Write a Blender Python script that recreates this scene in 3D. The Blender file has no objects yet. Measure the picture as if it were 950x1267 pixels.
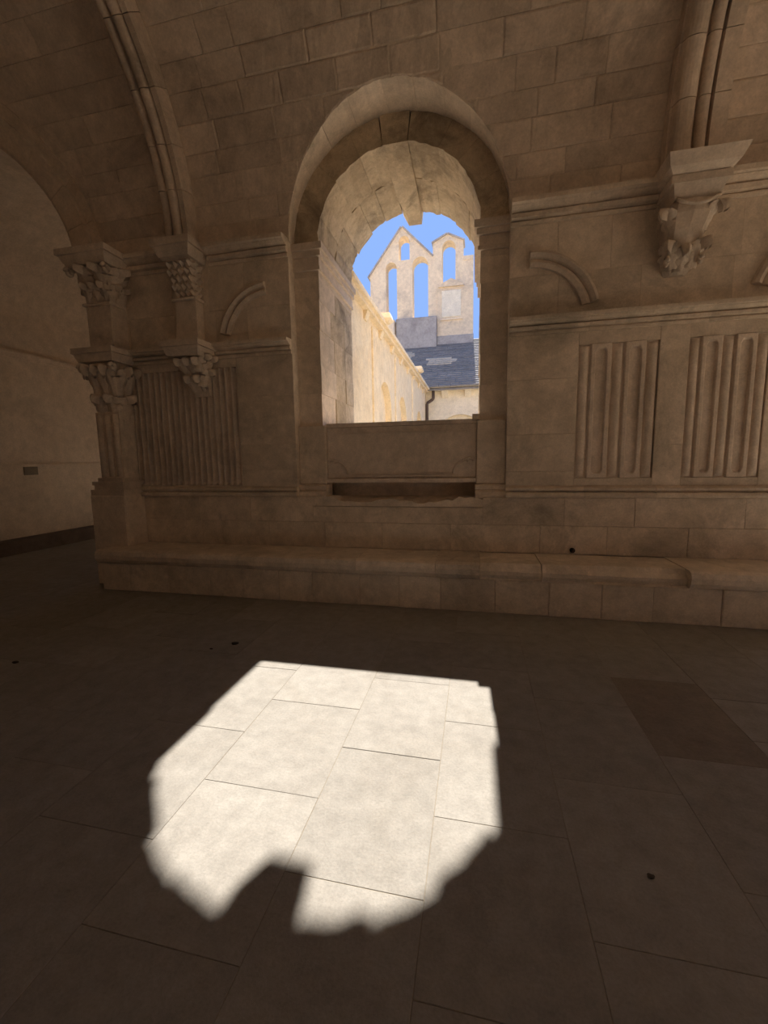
import bpy, bmesh, math, random
from math import sin, cos, pi, sqrt, radians, asin
from mathutils import Matrix, Vector
random.seed(7)
scene = bpy.context.scene
COL = scene.collection

# ------------------------------------------------------------------ camera
FPX = 514.33
def cam_matrix(yaw, pitch, roll, loc):
    yaw, pitch, roll = map(radians, (yaw, pitch, roll))
    fwd = Vector((sin(yaw)*cos(pitch), cos(yaw)*cos(pitch), sin(pitch)))
    r = Vector((cos(yaw), -sin(yaw), 0)); d = -(r.cross(fwd))
    r2 = cos(roll)*r + sin(roll)*d; d2 = -sin(roll)*r + cos(roll)*d
    m = Matrix((r2, -d2, -fwd)).transposed().to_4x4(); m.translation = loc
    return m
cam_data = bpy.data.cameras.new('camera'); cam = bpy.data.objects.new('camera', cam_data); COL.objects.link(cam)
cam_data.sensor_fit = 'HORIZONTAL'; cam_data.sensor_width = 36.0; cam_data.lens = FPX/950*36.0
cam_data.clip_start = 0.05; cam_data.clip_end = 500
cam.matrix_world = cam_matrix(-12.458, -6.971, .8936, Vector((0, 0, 1.5)))
scene.camera = cam

# ------------------------------------------------------------------ sky, sun, exposure
world = bpy.data.worlds.new('sky'); scene.world = world; world.use_nodes = True
wn = world.node_tree.nodes; bg = wn['Background']
bg.inputs['Color'].default_value = (.275, .46, .95, 1); bg.inputs['Strength'].default_value = 1.0
sun_data = bpy.data.lights.new('sun', 'SUN'); sun = bpy.data.objects.new('sun', sun_data); COL.objects.link(sun)
sun_data.energy = 13.2; sun_data.color = (1.0, .93, .82); sun_data.angle = radians(.6)
sun.rotation_mode = 'QUATERNION'
sun.rotation_quaternion = Vector((.036, -1, -.98)).to_track_quat('-Z', 'Y')
sun.location = (-1, 20, 20)
scene.view_settings.view_transform = 'Standard'; scene.view_settings.look = 'None'
scene.view_settings.exposure = 0.12; scene.view_settings.gamma = 1.0
scene.view_settings.use_curve_mapping = False
scene.cycles.max_bounces = 12; scene.cycles.diffuse_bounces = 8

# ------------------------------------------------------------------ constants of the place
W = 4.60            # face of the panelled wall
WP = 4.75           # recessed face round the window
WO = 6.05           # outer face of the wall
CX, ZS, RI, RO = -.871, 3.94, .898, 1.18    # window axis, springing, inner and outer radius
VR, VY, VZ = 2.70, 1.90, 3.96               # vault radius and axis
A1X, A1Z, A1R = -6.45, 4.0, 1.57            # arch of the side chapel
W2X, R2, Z2 = 5.50, 1.95, 2.6               # unseen doorway added in the next bay to let in daylight
XE = -8.0                                   # end wall
def yv(z): return W if z <= VZ else VY + sqrt(max(0, VR*VR - (z-VZ)**2))

# ------------------------------------------------------------------ materials
def stone(name, c1, c2, c3=None, scale=1.0, bump=.35, rough=.92, var=.10, stain=.45, fine=60, speck=0.0, speckc=(.02,.015,.01)):
    m = bpy.data.materials.new(name); m.use_nodes = True
    nt = m.node_tree; N = nt.nodes; L = nt.links
    bs = N['Principled BSDF']; bs.inputs['Roughness'].default_value = rough
    bs.inputs['Specular IOR Level'].default_value = .25
    geo = N.new('ShaderNodeNewGeometry'); oi = N.new('ShaderNodeObjectInfo')
    off = N.new('ShaderNodeVectorMath'); off.operation = 'ADD'
    com = N.new('ShaderNodeCombineXYZ'); mul = N.new('ShaderNodeMath'); mul.operation = 'MULTIPLY'; mul.inputs[1].default_value = 3.0
    L.new(oi.outputs['Random'], mul.inputs[0]); L.new(mul.outputs[0], com.inputs[0])
    L.new(geo.outputs['Position'], off.inputs[0]); L.new(com.outputs[0], off.inputs[1])
    def noise(sc, det, ro=.6, dist=0.0, src=off):
        n = N.new('ShaderNodeTexNoise'); n.inputs['Scale'].default_value = sc*scale; n.inputs['Detail'].default_value = det
        n.inputs['Roughness'].default_value = ro; n.inputs['Distortion'].default_value = dist
        L.new(src.outputs[0], n.inputs['Vector']); return n
    def ramp(src, a, b):
        r = N.new('ShaderNodeMapRange'); r.inputs[1].default_value = a; r.inputs[2].default_value = b
        L.new(src, r.inputs[0]); return r.outputs[0]
    def mix(f, a, b, mode='MIX'):
        x = N.new('ShaderNodeMix'); x.data_type = 'RGBA'; x.blend_type = mode
        if isinstance(f, float): x.inputs['Factor'].default_value = f
        else: L.new(f, x.inputs['Factor'])
        for s, k in ((a, 'A'), (b, 'B')):
            if isinstance(s, tuple): x.inputs[6 if k == 'A' else 7].default_value = (*s, 1)
            else: L.new(s, x.inputs[6 if k == 'A' else 7])
        return x.outputs[2]
    n1 = noise(2.2, 6, .65, .4); n2 = noise(11, 5, .65); n3 = noise(fine, 4, .7)
    col = mix(ramp(n1.outputs[0], .35, .68), c1, c2)
    if c3:
        n4 = noise(1.1, 7, .7, .8, geo); 
        f = N.new('ShaderNodeMath'); f.operation = 'MULTIPLY'; f.inputs[1].default_value = stain
        L.new(ramp(n4.outputs[0], .50, .68), f.inputs[0]); col = mix(f.outputs[0], col, c3)
    col = mix(.35, col, ramp(n2.outputs[0], .25, .75), 'OVERLAY') if False else col
    g = N.new('ShaderNodeMapRange'); g.inputs[1].default_value = .25; g.inputs[2].default_value = .75; g.inputs[3].default_value = .82; g.inputs[4].default_value = 1.12
    L.new(n2.outputs[0], g.inputs[0])
    v = N.new('ShaderNodeMapRange'); v.inputs[3].default_value = 1-var; v.inputs[4].default_value = 1+var
    L.new(oi.outputs['Random'], v.inputs[0])
    g3 = N.new('ShaderNodeMapRange'); g3.inputs[1].default_value = .3; g3.inputs[2].default_value = .7; g3.inputs[3].default_value = .88; g3.inputs[4].default_value = 1.10
    L.new(n3.outputs[0], g3.inputs[0])
    gg = N.new('ShaderNodeMath'); gg.operation = 'MULTIPLY'; L.new(g.outputs[0], gg.inputs[0]); L.new(g3.outputs[0], gg.inputs[1])
    gm = N.new('ShaderNodeMath'); gm.operation = 'MULTIPLY'; L.new(gg.outputs[0], gm.inputs[0]); L.new(v.outputs[0], gm.inputs[1])
    sc = N.new('ShaderNodeVectorMath'); sc.operation = 'SCALE'; L.new(col, sc.inputs[0]); L.new(gm.outputs[0], sc.inputs['Scale'])
    col = sc.outputs[0]
    if speck:
        n5 = noise(26, 3, .5, 0, geo); col = mix(ramp(n5.outputs[0], .74-speck, .78-speck), col, speckc)
    L.new(col, bs.inputs['Base Color'])
    b1 = N.new('ShaderNodeBump'); b1.inputs['Strength'].default_value = bump; b1.inputs['Distance'].default_value = .012
    ad = N.new('ShaderNodeMath'); ad.operation = 'MULTIPLY_ADD'; ad.inputs[1].default_value = .35
    L.new(n3.outputs[0], ad.inputs[0]); L.new(n2.outputs[0], ad.inputs[2]); L.new(ad.outputs[0], b1.inputs['Height'])
    L.new(b1.outputs[0], bs.inputs['Normal'])
    return m
M = {}
M['wall']   = stone('wall_limestone', (0.756,0.642,0.524), (0.579,0.489,0.390), (0.334,0.292,0.228), stain=.75, var=.06)
M['carve']  = stone('carved_limestone', (0.734,0.629,0.524), (0.579,0.489,0.403), (0.356,0.303,0.255), stain=.6, var=.05)
M['panel']  = stone('panel_limestone', (0.756,0.642,0.538), (0.623,0.525,0.430), (0.401,0.338,0.269), stain=.65, var=.02)
M['vault']  = stone('vault_limestone', (0.734,0.617,0.511), (0.556,0.466,0.376), (0.334,0.279,0.228), stain=.75, var=.10, scale=.8)
M['plaster']= stone('chapel_limestone', (.74,.62,.50), (.65,.54,.43), (.48,.40,.31), stain=.4, var=.03, scale=.6)
M['plinth'] = stone('dark_band_stone', (.20,.155,.13), (.14,.11,.095), var=.05)  # dark tone of the low band below the end wall
M['floor']  = stone('floor_limestone', (0.287,0.271,0.250), (0.251,0.234,0.214), (0.243,0.221,0.192), stain=.5, var=.06, bump=.25, fine=90, speck=.0)
M['floord'] = stone('dark_floor_slab', (0.223,0.192,0.160), (0.190,0.161,0.135), var=.05)
M['joint']  = stone('mortar', (.28,.24,.18), (.24,.20,.15), var=.0)
M['reveal'] = stone('window_limestone', (.66,.55,.40), (.46,.37,.26), (.22,.18,.13), stain=.85, var=.10, bump=1.0, scale=1.6)
M['bench']  = stone('bench_limestone', (0.734,0.629,0.524), (0.579,0.501,0.417), (0.334,0.292,0.228), stain=.6, var=.12)
M['wing']   = stone('wing_limestone', (.84,.73,.54), (.80,.65,.43), (.76,.63,.47), stain=.5, var=.03, scale=.5)
M['tower']  = stone('tower_limestone', (.86,.71,.50), (.78,.63,.45), (.46,.39,.31), stain=.7, var=.04, scale=.7)
M['towerd'] = stone('weathered_grey_stone', (.50,.46,.42), (.36,.33,.31), (.24,.22,.21), stain=.6, var=.03, scale=.9)
M['eave']   = stone('facade_limestone', (.86,.78,.62), (.80,.72,.56), var=.03, scale=.5)
M['tile']   = stone('grey_roof_tile', (.27,.25,.23), (.20,.19,.18), (.14,.14,.14), stain=.6, var=.12, scale=1.5)
M['bounce_pale'] = stone('light_bounce_stone', (.70,.61,.48), (.64,.55,.43), var=.02)  # kept pale so the added slab bounces more light
M['sun_patch'] = stone('painted_sun_tile', (.56,.48,.38), (.46,.40,.32), var=.12)  # pale tile colour that paints patches of sun on the roof
M['low_bounce'] = stone('low_bounce_soil', (.17,.16,.09), (.13,.13,.07), var=0, scale=.3)  # kept dark so the unseen ground bounces less light
M['court']  = stone('courtyard_gravel', (.74,.62,.44), (.68,.56,.39), var=0, scale=.6)
M['pebble'] = stone('dark_pebble', (.06,.05,.04), (.04,.03,.03), var=.1)
M['pipe']   = stone('brown_pipe_metal', (.11,.075,.06), (.08,.055,.045), var=0, bump=.05, rough=.5)

# ------------------------------------------------------------------ helpers
def tag(o, label=None, cat=None, group=None, kind=None):
    if label: o['label'] = label
    if cat: o['category'] = cat
    if group: o['group'] = group
    if kind: o['kind'] = kind
    return o
def obj(name, verts, faces, mat, parent=None, smooth=False, fix=True):
    me = bpy.data.meshes.new(name); me.from_pydata([tuple(v) for v in verts], [], faces)
    if fix:
        bm = bmesh.new(); bm.from_mesh(me); bmesh.ops.recalc_face_normals(bm, faces=bm.faces); bm.to_mesh(me); bm.free()
    me.materials.append(M[mat] if isinstance(mat, str) else mat)
    if smooth: me.polygons.foreach_set('use_smooth', [True]*len(me.polygons))
    o = bpy.data.objects.new(name, me); COL.objects.link(o)
    if parent is not None: o.parent = parent
    return o
def empty(name, loc=(0, 0, 0)):
    o = bpy.data.objects.new(name, None); o.empty_display_size = .1; COL.objects.link(o)
    return o            # stays at the origin so that children keep world coordinates
class MB:
    """collects shapes for one mesh"""
    def __init__(s): s.v = []; s.f = []
    def add(s, v, f):
        k = len(s.v); s.v += [tuple(p) for p in v]; s.f += [tuple(i+k for i in q) for q in f]; return s
    def box(s, x0, x1, y0, y1, z0, z1):
        return s.add([(x, y, z) for z in (z0, z1) for y in (y0, y1) for x in (x0, x1)],
                     [(0,1,3,2),(4,6,7,5),(0,4,5,1),(2,3,7,6),(0,2,6,4),(1,5,7,3)])
    def frustum(s, b, t, z0, z1):
        v = [(b[0],b[2],z0),(b[1],b[2],z0),(b[1],b[3],z0),(b[0],b[3],z0),(t[0],t[2],z1),(t[1],t[2],z1),(t[1],t[3],z1),(t[0],t[3],z1)]
        return s.add(v, [(3,2,1,0),(4,5,6,7),(0,1,5,4),(1,2,6,5),(2,3,7,6),(3,0,4,7)])
    def grid(s, rows, close=False):
        n, m = len(rows), len(rows[0]); v = [p for r in rows for p in r]
        f = [(i*m+j, i*m+j+1, (i+1)*m+j+1, (i+1)*m+j) for i in range(n-1) for j in range(m-1)]
        if close: f += [(i*m+m-1, i*m, (i+1)*m, (i+1)*m+m-1) for i in range(n-1)]
        return s.add(v, f)
    def build(s, name, mat, parent=None, smooth=False): return obj(name, s.v, s.f, mat, parent, smooth)
def slab(name, u0, u1, v0, v1, back, front, ch, fmap, mat, parent, jit=0.0):
    """a stone: block with a chamfered face. fmap(u, v, depth) -> xyz"""
    def j(): return random.uniform(-jit, jit)
    V = [(u0,v0,back),(u1,v0,back),(u1,v1,back),(u0,v1,back)]
    V += [(u0,v0,front+ch if front < back else front-ch),(u1,v0,front+ch if front < back else front-ch),(u1,v1,front+ch if front < back else front-ch),(u0,v1,front+ch if front < back else front-ch)]
    V += [(u0+ch+abs(j()),v0+ch+abs(j()),front+j()*.3),(u1-ch-abs(j()),v0+ch+abs(j()),front+j()*.3),(u1-ch-abs(j()),v1-ch-abs(j()),front+j()*.3),(u0+ch+abs(j()),v1-ch-abs(j()),front+j()*.3)]
    F = [(3,2,1,0),(0,1,5,4),(1,2,6,5),(2,3,7,6),(3,0,4,7),(4,5,9,8),(5,6,10,9),(6,7,11,10),(7,4,8,11),(8,9,10,11)]
    return obj(name, [fmap(*p) for p in V], F, mat, parent)
XZ = lambda u, v, d: (u, d, v)          # facing the room (-Y)
XY = lambda u, v, d: (u, v, d)          # facing up
YZ = lambda u, v, d: (d, u, v)          # facing +-X
def cutwall(name, outer, holes, d0, d1, fmap, mat, parent=None):
    """plate with holes: outline and holes are 2D loops"""
    cu = bpy.data.curves.new('tmp', 'CURVE'); cu.dimensions = '2D'; cu.fill_mode = 'BOTH'; cu.extrude = .5
    for loop in [outer]+holes:
        sp = cu.splines.new('POLY'); sp.points.add(len(loop)-1); sp.use_cyclic_u = True
        for p, q in zip(sp.points, loop): p.co = (q[0], q[1], 0, 1)
    t = bpy.data.objects.new('tmp', cu); COL.objects.link(t)
    me = bpy.data.meshes.new_from_object(t.evaluated_get(bpy.context.evaluated_depsgraph_get()))
    bpy.data.objects.remove(t); bpy.data.curves.remove(cu)
    for v in me.vertices: v.co = fmap(v.co.x, v.co.y, d0 if v.co.z < 0 else d1)
    bm = bmesh.new(); bm.from_mesh(me); bmesh.ops.remove_doubles(bm, verts=bm.verts, dist=1e-4)
    bmesh.ops.recalc_face_normals(bm, faces=bm.faces); bm.to_mesh(me); bm.free()
    me.polygons.foreach_set('use_smooth', [False]*len(me.polygons))
    me.name = name; me.materials.clear(); me.materials.append(M[mat])
    o = bpy.data.objects.new(name, me); COL.objects.link(o)
    if parent is not None: o.parent = parent
    return o
def archloop(cx, r, zb, zs, n=24, ry=None):
    ry = ry or r
    return [(cx-r, zb), (cx+r, zb)] + [(cx+r*cos(pi*i/n), zs+ry*sin(pi*i/n)) for i in range(n+1)]
def sweepx(name, prof, x0, x1, mat, parent, jit=.003, step=.18, y=W):
    """moulding: prof = (out, z) swept along X, out measured from the wall face into the room"""
    n = max(1, int((x1-x0)/step)); rows = []
    for i in range(n+1):
        x = x0+(x1-x0)*i/n
        rows.append([(x, y-o+(random.uniform(-jit, jit) if o > .01 else 0), z+random.uniform(-jit, jit)*.5) for o, z in prof])
    mb = MB().grid(rows, close=True); m = len(prof)
    mb.f += [tuple(range(m)), tuple(n*m+i for i in reversed(range(m)))]
    return mb.build(name, mat, parent)
def tube(mb, pts, r, n=10):
    rows = []
    for i, p in enumerate(pts):
        a = Vector(pts[max(0, i-1)]); b = Vector(pts[min(len(pts)-1, i+1)]); t = (b-a).normalized()
        u = t.cross(Vector((0, 1, .01))); u = (u if u.length > .1 else t.cross(Vector((1, 0, 0)))).normalized(); w = t.cross(u)
        rows.append([tuple(Vector(p)+r*(cos(2*pi*k/n)*u+sin(2*pi*k/n)*w)) for k in range(n)])
    k0 = len(mb.v); mb.grid(rows, close=True)
    mb.f += [tuple(k0+i for i in range(n)), tuple(k0+(len(rows)-1)*n+i for i in reversed(range(n)))]
    return mb
def cuts(a, b, size, var=.3):
    xs = [a]
    while b-xs[-1] > size*1.5: xs.append(xs[-1]+size*random.uniform(1-var, 1+var))
    return xs+[b]

# ================================================================== STRUCTURE
# ---- floor: a bed of mortar with separate paving slabs
floor = MB().box(-8.5, 9.3, -1.2, 9.8, -.30, -.010).build('floor', 'floor'); tag(floor, kind='structure')
cols = [-7.95, -7.35, -6.7, -6.15, -5.5, -4.9, -4.3, -3.75, -3.2, -2.75, -2.33, -1.83, -1.255, -.675, -.157, .375, .92, 1.445, 2.0, 2.55, 3.1]
fixed = {11: [2.655, 1.95, 1.265], 12: [3.02, 2.278, 1.592, .95], 13: [3.3, 2.655, 1.936, 1.25], 14: [2.93, 2.265, 1.599, .98], 15: [3.3, 2.61, 1.93, 1.236],
         16: [3.5, 2.975, 2.19, 1.5], 9: [3.0, 2.45, 1.92, 1.3], 10: [2.8, 1.9, 1.53, .9]}
MB().box(-7.95, 3.1, .25, 4.12, -.04, -.0022).build('mortar_bed', 'joint', floor)
for i in range(len(cols)-1):
    x0, x1 = cols[i], cols[i+1]
    ys = sorted(fixed[i]) if i in fixed else [y+random.uniform(-.2, .2) for y in (.95, 1.6, 2.25, 2.9)]
    ytop = 4.12 if x0 > -4.6 else 9.4
    while ytop-ys[-1] > 1.15: ys.append(ys[-1]+random.uniform(.6, .8))
    ys = [.25]+ys+[ytop]
    for a, b in zip(ys, ys[1:]):
        dark = (i == 16 and abs(a-2.19) < .01)
        g = .0009
        h = random.uniform(-.0008, .0006)
        slab('paving_slab', x0+g, x1-g, a+g, b-g, -.05, h, .0012, XY, 'floord' if dark else 'floor', floor, .001)

slab('added_bounce_slab', 3.30, 7.9, 1.0, WO, -.05, .0, .004, XY, 'bounce_pale', floor)  # unseen pale slab added by the doorway to bounce sun inside
# ---- solid wall behind everything, pierced by the window and the added doorway
wall = cutwall('wall_front', [(-4.72, -.3), (9.3, -.3), (9.3, 7.2), (-4.72, 7.2)],
               [archloop(CX, RO+.01, .9, ZS), archloop(W2X, R2, -.2, Z2)], WP+.012, WO, XZ, 'wall')
tag(wall, kind='structure')
# dado of ashlar below the panels
for z0, z1, sz in ((.50, .80, .72), (.80, 1.095, .85)):
    xs = cuts(-4.25, CX-1.0, sz)+cuts(CX+.95, 3.4, sz) if z1 > 1 else cuts(-4.25, 3.4, sz)
    for a, b in zip(xs, xs[1:]):
        zt = .985 if (z1 > 1 and b > CX-1.0 and a < CX+.95) else z1
        slab('dado_stone', a+.0007, b-.0007, z0+.0007, zt-.0007, WP+.01, W-.012+random.uniform(-.003, .003), .003, XZ, 'wall', wall, .002)
# plain stones either side of the window
def stones(x0, x1, zs, front=W, nx=1, name='ashlar_block', mat='wall', amp=.002):
    for a, b in zip(zs, zs[1:]):
        xs = cuts(x0, x1, (x1-x0)/nx) if nx > 1 else [x0, x1]
        for p, q in zip(xs, xs[1:]):
            slab(name, p+.0006, q-.0006, a+.0006, b-.0006, WP+.01, front+random.uniform(-amp, amp), .0025, XZ, mat, wall, .0015)
stones(-2.775, CX-RO-.01, [1.06, 1.42, 1.72, 2.28, 2.86])
stones(CX+RO+.004, .985, [1.06, 1.37, 1.75, 2.3, 2.86])
stones(1.705, 1.955, [1.06, 1.62, 2.86], nx=1)
stones(2.605, 3.4, [1.06, 1.62, 2.86], nx=1)
stones(-4.25, -2.775, [2.635, 2.86], nx=2); stones(.985, 1.705, [2.612, 2.86]); stones(1.955, 2.605, [2.612, 2.86])
stones(.985, 1.705, [1.06, 1.298]); stones(1.955, 2.605, [1.06, 1.298]); stones(-4.25, -2.775, [1.06, 1.238])
# zone between the two cornices
stones(-4.72, CX-RO-.01, [2.86, 3.28, 3.99], nx=5); stones(CX+RO+.004, 3.4, [2.86, 3.30, 3.99], nx=5)
stones(W2X+R2, 9.0, [0, 1.93, 3.96], nx=3)
cutwall('added_door_surround', [(3.4, 0), (3.4, 3.99), (W2X+R2, 3.99), (W2X+R2, 3.0)]+[(W2X+R2*cos(pi*k/20), Z2+R2*sin(pi*k/20)) for k in range(1, 20) if Z2+R2*sin(pi*k/20) < 3.98]+[], [], W, WP+.02, XZ, 'wall', wall) if False else None

# ---- vault: backing shell plus courses of stones
def hole_z(x, pad=0.0):
    z = -9
    for c, zs, r in ((CX, ZS, RO+pad), (A1X, A1Z, A1R+pad), (W2X, Z2, R2+pad)):
        if abs(x-c) < r: z = max(z, zs+sqrt(r*r-(x-c)**2))
    return z
def hole_phi(x, pad=0.0):
    z = hole_z(x, pad); return -9 if z < VZ else asin(min(1, (z-VZ)/VR))
def vpt(x, phi, r): return (x, VY+r*cos(phi), VZ+r*sin(phi))
mb = MB()
xs = sorted(set([XE-.3+.1*i for i in range(174)]+[c+s*(r+.004) for c, r in ((CX, RO), (A1X, A1R), (W2X, R2)) for s in (-1, 1)]))
for a, b in zip(xs, xs[1:]):
    m = (a+b)/2
    pa = max(0, hole_phi(a, .004)) if abs(hole_phi(m)) < 5 else 0; pb = max(0, hole_phi(b, .004)) if abs(hole_phi(m)) < 5 else 0
    n = 20
    mb.grid([[vpt(x, p+(pi-p)*k/n, VR+.035) for k in range(n+1)] for x, p in ((a, pa), (b, pb))])
ceiling = mb.build('ceiling', 'vault'); tag(ceiling, kind='structure')
MB().box(-8.5, 9.3, -1.2, WO, 7.0, 7.25).build('roof_slab', 'vault', ceiling)
def vault_stone(x0, x1, p0, p1, proud, mat='vault'):
    g = .0012; b = .016; gp = g/VR; bp = b/VR
    near = any(abs((x0+x1)/2-c) < r+(x1-x0)/2+.1 for c, r in ((CX, RO), (A1X, A1R)))
    n = max(2, int((x1-x0)/(.035 if near else .3)))
    xs = [x0+g, x0+g+b]+[x0+g+b+(x1-x0-2*g-2*b)*i/n for i in range(1, n)]+[x1-g-b, x1-g]
    runs = [[]]
    for k, x in enumerate(xs):
        lo = max(p0+gp, hole_phi(x))
        if lo < p1-gp-.004: runs[-1].append((k, x, lo))
        elif runs[-1]: runs.append([])
    for run in runs:
        if len(run) < 2: continue
        rows = []
        for k, x, lo in run:
            hi = p1-gp; bb = min(bp, (hi-lo)*.3)
            edge = k in (0, len(xs)-1)
            ph = [lo, lo, lo+bb, (lo+hi)/2, hi-bb, hi, hi]
            rr = [VR+.05, VR+.0035, VR-proud, VR-proud, VR-proud, VR+.0035, VR+.05]
            if edge: rr = [VR+.05]+[max(q, VR+.0035) for q in rr[1:-1]]+[VR+.05]
            rows.append([vpt(x, q, r+(random.uniform(-.002, .002) if r < VR+.04 else 0)) for q, r in zip(ph, rr)])
        mb = MB().grid([[(*vpt(run[0][1], q[1], VR+.05),) if False else p for q, p in enumerate(rows[0])] if False else rows[0]]+rows[1:])
        # closed ends
        m = 7; nr = len(rows)
        mb.f += [tuple(range(m)), tuple((nr-1)*m+i for i in reversed(range(m)))]
        mb.build('vault_stone', mat, ceiling)
courses = [radians(a) for a in (0.05, 5, 9.6, 15.2, 19.6, 24.8, 30, 34.6, 40, 45.5, 51, 57)]
for ci, (p0, p1) in enumerate(zip(courses, courses[1:])):
    for (a, b, sz) in ((-7.9, -3.45, 1.5), (-3.17, 1.62, .55), (2.03, 3.6, .55)):
        xs = cuts(a, b, sz, .4)
        for x0, x1 in zip(xs, xs[1:]):
            vault_stone(x0, x1, p0, p1, random.uniform(-.003, .005) if a > -5 else -.0030)

# ---- unseen walls, chapel and end wall
wl = MB().box(XE-.3, XE, -1.2, 9.8, -.3, 7.0).build('wall_left', 'plaster'); tag(wl, kind='structure')
MB().box(XE-.05, XE+.035, 4.4, 9.4, 0, 1.55).build('lower_course', 'plaster', wl)
MB().box(XE-.05, XE+.30, 4.4, 9.4, 0, .24).build('dark_foot_band', 'plinth', wl)  # low dark band along the foot of the end wall
mb = MB()
for o, z0, z1 in ((.02, 3.40, 3.44), (.05, 3.44, 3.49), (.07, 3.49, 3.525)): mb.box(XE-.02, XE+o, 4.4, 9.4, z0, z1)
mb.build('cornice_moulding', 'plaster', wl)
slab('putlog_hole_block', 5.97, 6.22, 1.35, 1.50, XE, XE+.05, .008, YZ, 'joint', wl)  # dark block drawn in place of a putlog hole
wb = cutwall('wall_back', [(-8.3, -.3), (9.3, -.3), (9.3, 7.0), (-8.3, 7.0)], [archloop(x, .85, .9, 2.0) for x in (6.8,)], -1.3, VY-VR, XZ, 'wall'); tag(wb, kind='structure')  # its unseen opening is added to let in more daylight
wr = MB().box(9.0, 9.3, -1.2, WO, -.3, 7.0).build('wall_right', 'wall'); tag(wr, kind='structure')
wc = cutwall('wall_chapel', [(-8.3, -.3), (-4.6, -.3), (-4.6, 7.0), (-8.3, 7.0)], [archloop(-5.55, .68, .8, 2.6)], 9.4, 9.8, XZ, 'plaster'); tag(wc, kind='structure')  # its hidden window is added so sun inside lights the end wall
MB().box(-4.72, -4.4, WO-.02, 9.5, -.3, 7.0).build('chapel_side', 'plaster', wc)
rows = []
for k in range(25):
    a = pi*k/24; x, z = A1X+A1R*cos(a), A1Z+A1R*sin(a)
    rows.append([(x, y, z) for y in (yv(z)+.01, 9.5)])
rows = [[(A1X+A1R, W+.05, 3.5), (A1X+A1R, 9.5, 3.5)]]+rows
MB().grid(rows).build('chapel_vault', 'plaster', wc)

# ---- mouldings
prof_low = [(-.02, 2.735), (.02, 2.735), (.024, 2.762), (.008, 2.766), (.008, 2.774), (.05, 2.780), (.055, 2.806), (.03, 2.811), (.03, 2.818), (.085, 2.832), (.10, 2.842), (.10, 2.848), (.135, 2.853), (.135, 2.885), (.0, 2.895), (-.02, 2.895)]
t1 = empty('trim_1'); tag(t1, kind='structure')
for x0, x1, sz in ((-4.2, -3.48, .7), (-3.02, CX-RO-.012, .5), (CX+RO+.006, 3.35, .62)):
    xs = cuts(x0, x1, sz)
    for a, b in zip(xs, xs[1:]): sweepx('cornice_block', prof_low, a+.001, b-.001, 'wall', t1, .0025)
prof_up = [(-.02, 3.772), (.025, 3.772), (.03, 3.80), (.01, 3.806), (.01, 3.815), (.06, 3.825), (.065, 3.862), (.04, 3.868), (.04, 3.876), (.10, 3.89), (.125, 3.905), (.125, 3.911), (.16, 3.916), (.16, 3.957), (.0, 3.97), (-.02, 3.97)]
t2 = empty('trim_2'); tag(t2, kind='structure')
for x0, x1, sz in ((-4.2, -3.48, .7), (-3.04, CX-RO-.012, .45), (CX+RO+.006, 1.60, .6), (2.02, 3.35, .6)):
    xs = cuts(x0, x1, sz)
    for a, b in zip(xs, xs[1:]): sweepx('cornice_block', prof_up, a+.001, b-.001, 'wall', t2, .004)
prof_base = [(-.02, 1.10), (.06, 1.10), (.07, 1.125), (.06, 1.15), (.015, 1.154), (.015, 1.166), (.045, 1.172), (.05, 1.195), (.03, 1.210), (.0, 1.218), (-.02, 1.218)]
bb = empty('baseboard_front'); tag(bb, kind='structure')
for x0, x1, sz in ((-4.22, CX-RO-.0, .7), (CX+RO+.0, 3.4, .7)):
    xs = cuts(x0, x1, sz)
    for a, b in zip(xs, xs[1:]): sweepx('base_moulding', prof_base, a+.001, b-.001, 'wall', bb, .002)

# ---- the window
win = empty('window_1'); tag(win, kind='structure')
JL, JR = CX-RI, CX+RI
def ring_stone(name, cx, zs, r0, r1, a0, a1, y0f, y1, mat, parent, n=5, ny=2, amp=.004):
    """voussoir: r0 = soffit radius; y0f(z) front; y1 back"""
    def rr(base): return base+random.uniform(-amp, amp)
    rows = []
    d = .0012/r0
    for i in range(n+1):
        a = a0+d+(a1-a0-2*d)*i/n; row = []
        rj = rr(r0)
        for k in range(ny+1):
            x, z = cx+rj*cos(a), zs+rj*sin(a); yf = y0f(z); row.append((x, yf+(y1-yf)*k/ny, z))
        for k in range(ny, -1, -1):
            x, z = cx+r1*cos(a), zs+r1*sin(a); yf = y0f(z)+.004; row.append((x, yf+(y1-yf)*k/ny, z))
        rows.append(row)
    mb = MB().grid(rows, close=True); m = len(rows[0])
    mb.f += [tuple(range(m)), tuple(n*m+i for i in reversed(range(m)))]
    return mb.build(name, mat, parent)
# outer ring: soffit from the vault back to the recessed face
ang = [0, .28, .55, .84, 1.10, 1.36, 1.62, 1.92, 2.2, 2.5, 2.8, pi]
for a0, a1 in zip(ang, ang[1:]):
    ring_stone('arch_voussoir', CX, ZS, RO, RO+.30, a0, a1, lambda z: yv(z)+.004, WP+.03, 'wall', win, n=6, amp=.005)
# inner ring: two lengths of soffit stones and the keystone
ang = [0, .33, .70, 1.05, 1.40]
key0, key1 = 1.42, 1.72
for lo, hi in ((0, key0), (key1, pi)):
    for y0, y1, cut in ((WP, 5.35, 4), (5.35, WO, 5)):
        aa = [lo]+sorted(lo+(hi-lo)*(k+random.uniform(-.18, .18))/cut for k in range(1, cut))+[hi]
        for a0, a1 in zip(aa, aa[1:]):
            ye = y1+(random.uniform(-.05, .03) if y1 == WO else 0)
            ring_stone('soffit_stone', CX, ZS, RI+random.uniform(-.006, .004), RO+.03, a0, a1, lambda z: y0, ye, 'reveal', win, n=5, ny=3, amp=.010)
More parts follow.
